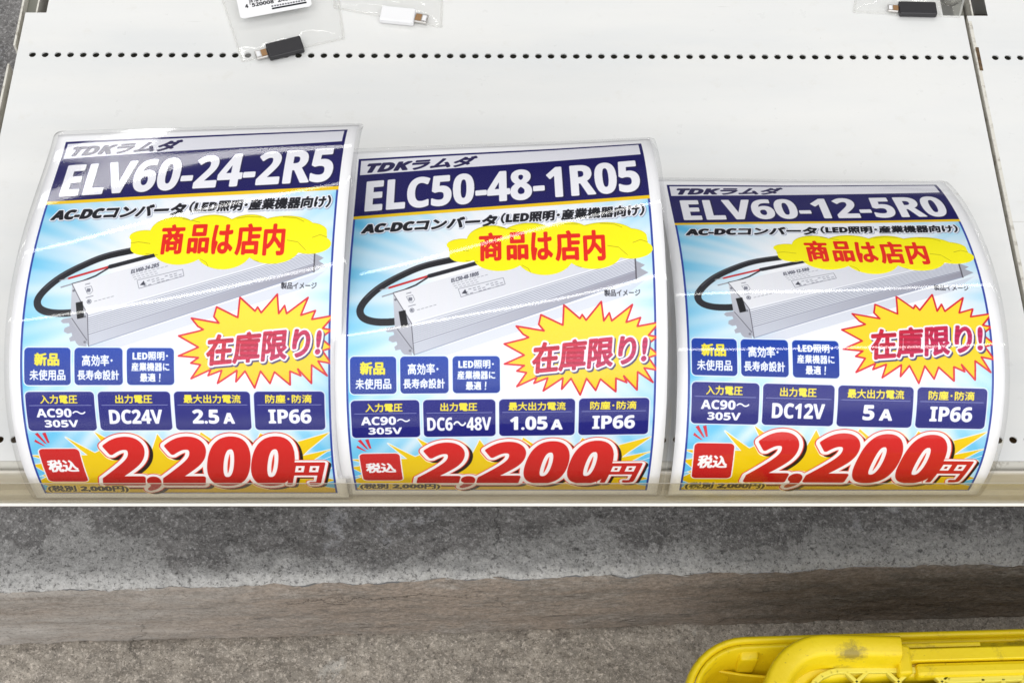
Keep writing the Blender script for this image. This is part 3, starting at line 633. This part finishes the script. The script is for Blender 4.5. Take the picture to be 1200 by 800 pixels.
def make_sign(i, label, model, val, cur, cl):
    PN = surface(i); root = thing('laminated_sign', label, 'sign', tuple(PN(np.array(98.), np.array(285.))), 'laminated sale signs in the price rail')
    im = poster(model, model, val, cur, 'sign_print_%s' % model.replace('-', '_').lower())
    U, V = np.meshgrid(np.linspace(-MG, PW+MG, 42), np.linspace(PH+MG, -MG, 100), indexing='ij')
    shell('paper', PN, U, V, 0., -.12, [print_mat('sign_paper', im), paper_back], root, lambda u, v: ((u+MG)/(PW+2*MG), 1-(v+MG)/(PH+2*MG)))
    # film with rounded corners, reaching 3 mm beyond the paper
    tt = np.linspace(-1, 1, 44); V1 = np.linspace(PH+MG+3, -MG-3, 106)
    rc = 5.; top_, bot_ = -MG-3, PH+MG+3
    def inset(v): 
        d = np.minimum(v-top_, bot_-v); return np.where(d < rc, rc-np.sqrt(np.maximum(rc*rc-(rc-d)**2, 0)), 0)
    V1 = np.concatenate([bot_-np.array([0, .3, 1, 2.2, 3.6]), np.linspace(bot_-5, top_+5, 100), top_+np.array([3.6, 2.2, 1, .3, 0])])
    TT, V = np.meshgrid(tt, V1, indexing='ij'); U = PW/2+TT*(PW/2+MG+3-inset(V))
    shell('laminate_film', PN, U, V, .34, -.30, film, root)
    du, dv, sc = cl
    us = np.concatenate([63.6+np.array([0, .15, .4, .8, 1.3]), np.linspace(65.5, 192.6, 240), 195.3-np.array([1.3, .8, .4, .15, 0.])])
    t_, b_ = cloud_edges(us); TT = np.linspace(1, 0, 22); U = np.repeat(us[:, None], 22, 1); V = t_[:, None]*(1-TT)+b_[:, None]*TT
    cu, cv = 129., 92.; U2 = cu+(U-cu)*sc+du; V2 = cv+(V-cv)*sc+dv
    PN2 = lambda a, b, off=0.: PN(a, b, off)
    me_uv = lambda u, v: (((u-du-cu)/sc+cu-60)/138, 1-((v-dv-cv)/sc+cv-68)/48)
    shell('cloud_sticker', PN2, U2, V2, .20, .06, [cloud_m, paper_back], root, me_uv)
    return root
make_sign(0, 'tallest laminated sale sign, at left, headed ELV60-24-2R5 and showing DC24V', 'ELV60-24-2R5', ('DC24V', 54.5, 88.5, .3), [('2.5', 107.5, 124.5, 204), ('A', 127, 134.5, 206.6)], (-1.2, 1.4, 1.))
make_sign(1, 'middle laminated sale sign headed ELC50-48-1R05 and showing DC6~48V', 'ELC50-48-1R05', ('DC6～48V', 50.6, 91.6, .25), [('1.05', 103.4, 127.5, 204), ('A', 129.5, 137.2, 206.6)], (0, -.2, 1.))
make_sign(2, 'lowest curling laminated sale sign, at right, headed ELV60-12-5R0 and showing DC12V', 'ELV60-12-5R0', ('DC12V', 54.5, 88.5, .3), [('5', 113, 120.5, 204), ('A', 123.5, 132.2, 206.6)], (0, 1.6, 1.))


# ------------------------------------------------------------------ yellow crates
yel = mat('yellow_plastic', (.76, .60, .012), .38)
p_ = yel.node_tree.nodes['Principled BSDF']; v_ = objvec(yel)
c_ = mixc(yel, ramp(yel, noise(yel, 8, 6, .6, v_).outputs[0], [(.3, 0.), (.7, 1.)]).outputs[0], (.87, .69, .009), (.78, .56, .006))
c_ = mixc(yel, ramp(yel, noise(yel, 34, 9, .78, v_, .3).outputs[0], [(.56, 0.), (.70, .65)]).outputs[0], c_, (.20, .14, .025))
c_ = mixc(yel, ramp(yel, noise(yel, 260, 2, .5, v_).outputs[0], [(.70, 0.), (.78, .5)]).outputs[0], c_, (.22, .15, .03))
# a smudge of grime on the pad of the upper crate
sm_ = at(1000, 768, -.1205); vd = N(yel, 'ShaderNodeVectorMath', operation='DISTANCE'); L(yel, v_, vd.inputs[0]); vd.inputs[1].default_value = tuple(sm_)
ad_ = N(yel, 'ShaderNodeMath', operation='MULTIPLY_ADD'); L(yel, noise(yel, 150, 8, .8, v_).outputs[0], ad_.inputs[0]); ad_.inputs[1].default_value = .030; L(yel, vd.outputs['Value'], ad_.inputs[2])
c_ = mixc(yel, ramp(yel, ad_.outputs[0], [(.0195, .85), (.0265, 0.)]).outputs[0], c_, (.24, .18, .04))
L(yel, c_, p_.inputs['Base Color']); L(yel, bump(yel, noise(yel, 300, 3, .6, v_).outputs[0], .35, .0005), p_.inputs['Normal'])
p_.inputs['Subsurface Weight'].default_value = .0
dirty = mat('dirty_yellow_plastic', (.42, .33, .06), .6)
p_ = dirty.node_tree.nodes['Principled BSDF']; v_ = objvec(dirty)
c_ = mixc(dirty, ramp(dirty, noise(dirty, 60, 7, .75, v_).outputs[0], [(.35, 0.), (.65, 1.)]).outputs[0], (.58, .47, .06), (.20, .15, .06)); L(dirty, c_, p_.inputs['Base Color'])
def rloop(x0, y0, x1, y1, r, n=10):          # rounded rectangle, counter-clockwise
    out = []
    for cx, cy, a0 in ((x1-r, y1-r, 0), (x0+r, y1-r, 90), (x0+r, y0+r, 180), (x1-r, y0+r, 270)):
        for q in range(n+1):
            a = R(a0+q*90/n); out.append((cx+r*math.cos(a), cy+r*math.sin(a)))
    return out
def rot(pts, cx, cy, a): ca, sa = math.cos(a), math.sin(a); return [(cx+(x-cx)*ca-(y-cy)*sa, cy+(x-cx)*sa+(y-cy)*ca) for x, y in pts]
def loft(name, levels, m, parent, close=True, smooth=True, bevel=0):
    bm = bmesh.new(); rings = [[bm.verts.new((x, y, z)) for x, y in pts] for pts, z in levels]; n = len(rings[0])
    pairs = list(zip(rings[:-1], rings[1:]))+([(rings[-1], rings[0])] if close else [])
    for a, b in pairs:
        for i in range(n): bm.faces.new((a[i], a[(i+1) % n], b[(i+1) % n], b[i]))
    return bmobj(name, bm, m, parent, smooth, bevel)
AN = R(1.6)
def crA(d, r=.048): return rot(rloop(.1335+d, -.40+d, .62-d, -.0705-d, max(r-d, .004)), .1335, -.0705, AN)
low = thing('yellow_crate', 'lower yellow plastic crate whose rim curves round outside the other crate', 'crate', (.3, -.2, ZL), 'nested yellow plastic crates')
loft('rim', [(crA(.000), -.162), (crA(-.0006), -.156), (crA(.0006), -.1505), (crA(.003), -.149), (crA(.0052), -.1505), (crA(.0058), -.155), (crA(.0058), -.162)], yel, low, bevel=0)
loft('wall', [(crA(.0062), -.152), (crA(.0095), -.153), (crA(.0115), -.185), (crA(.016), -.192), (crA(.020), -.325), (crA(.017), -.330), (crA(.012), -.20), (crA(.0065), -.175)], yel, low)
bm = bmesh.new(); add_prism(bm, crA(.0185), -.334, -.327); bmobj('floor', bm, dirty, low, bevel=.001)
def crB(d, r=.046): return rot(rloop(.186+d, -.42+d, .64-d, -.0785-d, max(r-d, .004)), .186, -.0785, AN)
# stacking boss and inner ledge of the lower crate
a = at(866, 757, -.160); b = at(888, 757, -.160)
bm = bmesh.new(); add_box(bm, a[0], b[0], a[1]-.011, a[1]+.006, -.20, -.158); bmobj('boss', bm, yel, low, True, .002)
led = [at(832, 776, -.185), at(845, 784, -.185), at(870, 788, -.185), at(912, 792, -.185), at(912, 795, -.185), at(868, 791, -.185), at(843, 787, -.185), at(829, 779, -.185)]
bm = bmesh.new(); add_prism(bm, [(q[0], q[1]) for q in led][::-1], -.215, -.185); bmobj('rib', bm, yel, low, False, .0008)
up = thing('yellow_crate', 'upper yellow plastic crate with raised corner pad and latticed panel, nested inside the other', 'crate', (.35, -.2, ZL+.01), 'nested yellow plastic crates')
loft('body', [(crB(.004), -.325), (crB(.002), -.150), (crB(.0025), -.146), (crB(.024), -.144), (crB(.027), -.150), (crB(.03), -.325)], yel, up)
# raised corner pad: L-shaped band with rounded outer corner, ending in a sloping step
o_ = crB(0.); n_ = len(o_)
q0 = at(1056, 742.5, -.12); q1 = at(1060, 776, -.12); xe = q0[0]
# raised corner pad swept round the corner: matched outer and inner paths with a rounded section
oo_ = crB(0., .046)[11:22]; ii_ = crB(.0180, .048)[11:22]
path_o = [(xe, q0[1])]+[((xe*(1-k_)+oo_[0][0]*k_), (q0[1]*(1-k_)+oo_[0][1]*k_)) for k_ in (.1, .5, .9)]+oo_+[(oo_[-1][0]+.004, -.20), (oo_[-1][0]+.008, -.38)]
path_i = [(xe, q0[1]-.0172)]+[((xe*(1-k_)+ii_[0][0]*k_), ((q0[1]-.0172)*(1-k_)+ii_[0][1]*k_)) for k_ in (.1, .5, .9)]+ii_+[(ii_[-1][0]+.004, -.20), (ii_[-1][0]+.008, -.38)]
sec = [('o', 0, -.150), ('o', 0, -.1245), ('o', .0005, -.1226), ('o', .0018, -.1212), ('o', .0036, -.1206), ('i', .0052, -.1210), ('i', .0040, -.1216), ('i', .0026, -.1228), ('i', .0016, -.1250), ('i', -.0008, -.1400), ('i', -.0015, -.150)]
bm = bmesh.new(); rings = []
for (ox, oy), (ix, iy) in zip(path_o, path_i):
    O_, I_ = np.array([ox, oy]), np.array([ix, iy]); d = (I_-O_)/np.linalg.norm(I_-O_)
    rings.append([bm.verts.new((*( (O_+d*a) if w_ == 'o' else (I_-d*a)), z)) for w_, a, z in sec])
for a, b in zip(rings[:-1], rings[1:]):
    for i in range(len(sec)): bm.faces.new((a[i], a[(i+1) % len(sec)], b[(i+1) % len(sec)], b[i]))
bm.faces.new(rings[0]); bm.faces.new(rings[-1][::-1])
bmobj('corner_pad', bm, yel, up, True, .0008, 2)
# long stepped rim right of the pad
d_ = (math.cos(AN), math.sin(AN)); nn = (-d_[1], d_[0])
def strip(name, off0, off1, z0, z1, xa, xb, m=yel, bev=.001):
    P0 = np.array([q0[0], q0[1]]); pts = [P0+np.array(d_)*(xa-xe)+np.array(nn)*off0, P0+np.array(d_)*(xb-xe)+np.array(nn)*off0, P0+np.array(d_)*(xb-xe)+np.array(nn)*off1, P0+np.array(d_)*(xa-xe)+np.array(nn)*off1]
    bm = bmesh.new(); add_prism(bm, [tuple(p) for p in pts], z0, z1); return bmobj(name, bm, m, up, False, bev)
def off(px, py, z): P_ = at(px, py, z); return float(np.dot(P_[:2]-np.array([q0[0], q0[1]]), nn))
strip('rim_step', off(1110, 757.5, -.139), off(1110, 752, -.139), -.150, -.139, xe+.004, xe+.062)
strip('rim_step', off(1110, 773, -.136), off(1110, 758, -.136), -.150, -.136, xe+.007, .62)
strip('rim_step', off(1150, 790, -.1375), off(1150, 773.5, -.1375), -.150, -.1375, xe+.012, .62, bev=.003)
bm = bmesh.new(); add_prism(bm, [(xe-.001, q0[1]-.001), (xe-.001, q0[1]-.025), (xe+.009, q0[1]-.024), (xe+.009, q0[1]-.004)][::1], -.150, -.1335); bmobj('pad_step', bm, yel, up, False, .002)
# sunk latticed panel
pz = -.141
bm = bmesh.new(); add_prism(bm, crB(.0335, .05), pz-.010, pz-.006); bmobj('panel', bm, dirty, up)
lat = []
Y0 = at(1000, 785.5, pz)[1]; X0 = at(904, 790, pz)[0]
c0 = at(981, 785, pz); c1 = at(1090, 783.5, pz); c2 = at(1112, 796, pz); c3 = at(1200, 793, pz)
ribm = mat('pale_yellow_rib', (.80, .70, .10), .4)
def rib(pts, wd, name='lattice_rib'):
    bm = bmesh.new()
    for a, b in zip(pts[:-1], pts[1:]):
        a = np.array(a[:2]); b = np.array(b[:2]); d = (b-a)/np.linalg.norm(b-a); n = np.array([-d[1], d[0]])*wd/2; a = a-d*wd*.2; b = b+d*wd*.2
        add_prism(bm, [tuple(a-n), tuple(b-n), tuple(b+n), tuple(a+n)], pz-.006, pz)
    return bmobj(name, bm, ribm, up, False, .0007)
arc = [at(952, 806, pz), at(955, 798, pz), at(963, 791, pz), at(974, 786.5, pz), c0]
rib([tuple(q) for q in arc]+[tuple(c1), tuple(c2), tuple(c3), tuple(at(1300, 790, pz))], .0042, 'lattice_frame')
for px in (1004, 1053, 1104):
    a = at(px-12, 787, pz-.0003); b = at(px+14, 811, pz-.0003); c = at(px+12, 787, pz-.0006); d = at(px-14, 811, pz-.0006)
    rib([tuple(a), tuple(b)], .0028); rib([tuple(c), tuple(d)], .0028)
for px in (1152, 1176, 1200): rib([tuple(at(px, 795, pz)), tuple(at(px+1, 812, pz))], .0035)


# ------------------------------------------------------------------ clear bags with plug adapters lying on the shelf
bagm = clear_film('bag_film', (1, 1, 1), 1.4, .05, 60, .0003, .06, (.95, .95, .92), bs2=(22, .0010))
blackp = mat('black_plastic', (.022, .021, .025), .28); whitep = mat('white_plastic', (.86, .86, .88), .3)
metal = mat('plug_metal', (.62, .60, .58), .3, 1.); gold = mat('plug_contact', (.34, .19, .085), .35, .3); inkm = mat('black_ink', (.02, .02, .025), .5); labm = None
def bag(name, quad, label, h0=.0006, puff=.004, group='clear bags of small plugs at the back'):
    q = [at(*c)[:2] for c in quad]            # tl, tr, br, bl in the picture
    root = thing(name, label, 'bag', (float(sum(p[0] for p in q)/4), float(sum(p[1] for p in q)/4), 0), group)
    n = 26; s, t_ = np.meshgrid(np.linspace(0, 1, n), np.linspace(0, 1, n), indexing='ij')
    XY = ((1-s)*(1-t_))[..., None]*q[0]+(s*(1-t_))[..., None]*q[1]+(s*t_)[..., None]*q[2]+((1-s)*t_)[..., None]*q[3]
    b_ = (np.clip(s*(1-s)*4, 0, 1)*np.clip(t_*(1-t_)*4, 0, 1))**.5
    Z = h0+puff*b_*(1+.5*fbm(s+quad[0][0], t_, 4, 3, 5))+.0012*np.abs(fbm(s, t_+quad[0][0], 7, 3, 9))
    o = grid('bag_front', XY[..., 0], XY[..., 1], Z, bagm); o.parent = root; o.location = -root.location
    o2 = grid('bag_back', XY[..., 0], XY[..., 1], Z*0+.0004, bagm); o2.parent = root; o2.location = -root.location
    for a, b in ((2, 3), (1, 2), (0, 3)):    # welded seams, a little milkier than the film
        box_between('seam', q[a], q[b], .0016, .0005, .0012, seamm, root, .0002)
    return root
seamm = clear_film('bag_seam', (1, 1, 1), 1.5, .08, 60, .0003, .22, (.9, .9, .87))
def box_between(name, a, b, wd, z0, z1, m, parent, bevel=.001, seg=3):
    a = np.array(a[:2]); b = np.array(b[:2]); d = (b-a)/np.linalg.norm(b-a); n = np.array([-d[1], d[0]])*wd/2
    bm = bmesh.new(); add_prism(bm, [tuple(a-n), tuple(b-n), tuple(b+n), tuple(a+n)], z0, z1); return bmobj(name, bm, m, parent, False, bevel, seg)
def adapter(label, a, b, tip, wd, tw, m, col, hz=.0050):
    root = thing('plug_adapter', label, 'adapter', (float(a[0]), float(a[1]), 0), 'plug adapters inside the clear bags')
    box_between('housing', a, b, wd, .0008, .0008+hz, m, root, .0012)
    mid = np.array(a[:2])*.45+np.array(tip[:2])*.55
    box_between('plug', a, tip, tw, .0020, .0020+hz*.45, metal, root, .0008)
    u_ = (np.array(tip[:2])-np.array(a[:2])); p0 = np.array(a[:2])+u_*.06; p1 = np.array(a[:2])+u_*.52
    box_between('contact', p0, p1, tw*.74, .0021+hz*.45, .0024+hz*.45, gold, root, .0001)
    p0 = np.array(a[:2])+u_*.60; p1 = np.array(a[:2])+u_*.9
    box_between('tip_plate', p0, p1, tw*.6, .0021+hz*.45, .0024+hz*.45, whitep, root, .0001)
    return root
bag('clear_bag', [(248, -40), (388, -62), (403, 46), (284, 73)], 'clear bag with white barcode label, a black plug adapter in its lower end')
adapter('black plug adapter in the clear bag below the barcode label', at(313, 59, .006), at(354, 49, .006), at(299, 62.5, .006), .0150, .0088, blackp, gold)
bag('clear_bag', [(392, -45), (520, -45), (517, 33), (392, 10)], 'clear bag holding a white plug adapter, right of the barcode bag')
adapter('white plug adapter in the clear bag right of the barcode bag', at(486, 18, .006), at(446, 14, .006), at(501, 20.5, .006), .0150, .0088, whitep, gold)
b3 = bag('clear_bag', [(1012, -45), (1140, -45), (1124, 21), (1000, 15)], 'clear bag with black connector at the top right beside the shelf seam')
adapter('black connector with bare metal plug in the clear bag near the shelf seam', at(1054, 8, .006), at(1098, 9, .006), at(1041, 7, .006), .0130, .0068, blackp, gold)
# clear cap beside the connector
cp = thing('clear_cap', 'small clear round cap lying at the shelf corner beside the black connector', 'cap', tuple(at(1112, 4)))
bm = bmesh.new(); bmesh.ops.create_cone(bm, cap_ends=True, segments=28, radius1=.0075, radius2=.0068, depth=.022, matrix=Matrix.Translation(tuple(at(1112, 4)+np.array([0, .006, .0085])))@Matrix.Rotation(R(88), 4, 'X')@Matrix.Rotation(R(0), 4, 'Z'))
bmobj('shell', bm, clear_film('cap_plastic', (.86, .85, .82), 1.5, .08, 60, .0006, .12), cp, True)
# barcode label stuck on the first bag
lc = Canvas(0, 0, 60, 30, (240, 240, 242))
code = '4520008248502'
Lc = ['0001101', '0011001', '0010011', '0111101', '0100011', '0110001', '0101111', '0111011', '0110111', '0001011']
par = {'4': 'LGLLGG'}['4']; bits = '101'
for d, s_ in zip(code[1:7], par): q = Lc[int(d)]; bits += q if s_ == 'L' else ''.join('1' if ch == '0' else '0' for ch in q)[::-1]
bits += '01010'
for d in code[7:]: bits += ''.join('1' if ch == '0' else '0' for ch in Lc[int(d)])
bits += '101'; mw = 42/95.
for i_, ch in enumerate(bits):
    if ch == '1': lc.paint(fill(poly_edges([(10+i_*mw, 0), (10+(i_+1)*mw, 0), (10+(i_+1)*mw, 16.5), (10+i_*mw, 16.5)])), (18, 18, 24))
for s_, a, b in (('4', 5.8, 8.4), ('520008', 11.5, 29.8), ('248502', 33, 51)): lc.paint(grow(fill(poly_edges([(a-.6, 14.4), (b+.6, 14.4), (b+.6, 20), (a-.6, 20)])), 0), (240, 240, 242)); lc.paint(text(s_, a, 15.2, b, 19.4, .14), (20, 20, 26))
lc.paint(fill(poly_edges([(27, 24.2), (56, 24.2), (56, 26), (27, 26)])), (22, 22, 30))
for j in range(13): lc.paint(text('ESM8'[j % 4], 27+j*2.25, 21.6, 28.7+j*2.25, 23.2, .12), (70, 70, 80))
labm = print_mat('barcode_print', lc.image('barcode_print'))
A_, B_ = at(282, 22.5, .009), at(366, 7, .009); W_ = B_[:2]-A_[:2]; Nn = np.array([-W_[1], W_[0]])*.5
pts = [A_[:2]+W_*x+Nn*y for x, y in ((.04, 0), (.96, 0), (1, .07), (1, 1), (0, 1), (0, .07))]
bm = bmesh.new(); vs = [bm.verts.new((p[0], p[1], .0088)) for p in pts]; f_ = bm.faces.new(vs); uvl = bm.loops.layers.uv.new('print')
for lo_, uvv in zip(f_.loops, ((.04, 0), (.96, 0), (1, .07), (1, 1), (0, 1), (0, .07))): lo_[uvl].uv = uvv
r_ = bmesh.ops.extrude_face_region(bm, geom=[f_]); bmesh.ops.translate(bm, verts=[g for g in r_['geom'] if isinstance(g, bmesh.types.BMVert)], vec=(0, 0, .00012))
bmobj('barcode_label', bm, labm, bpy.data.objects['clear_bag'])
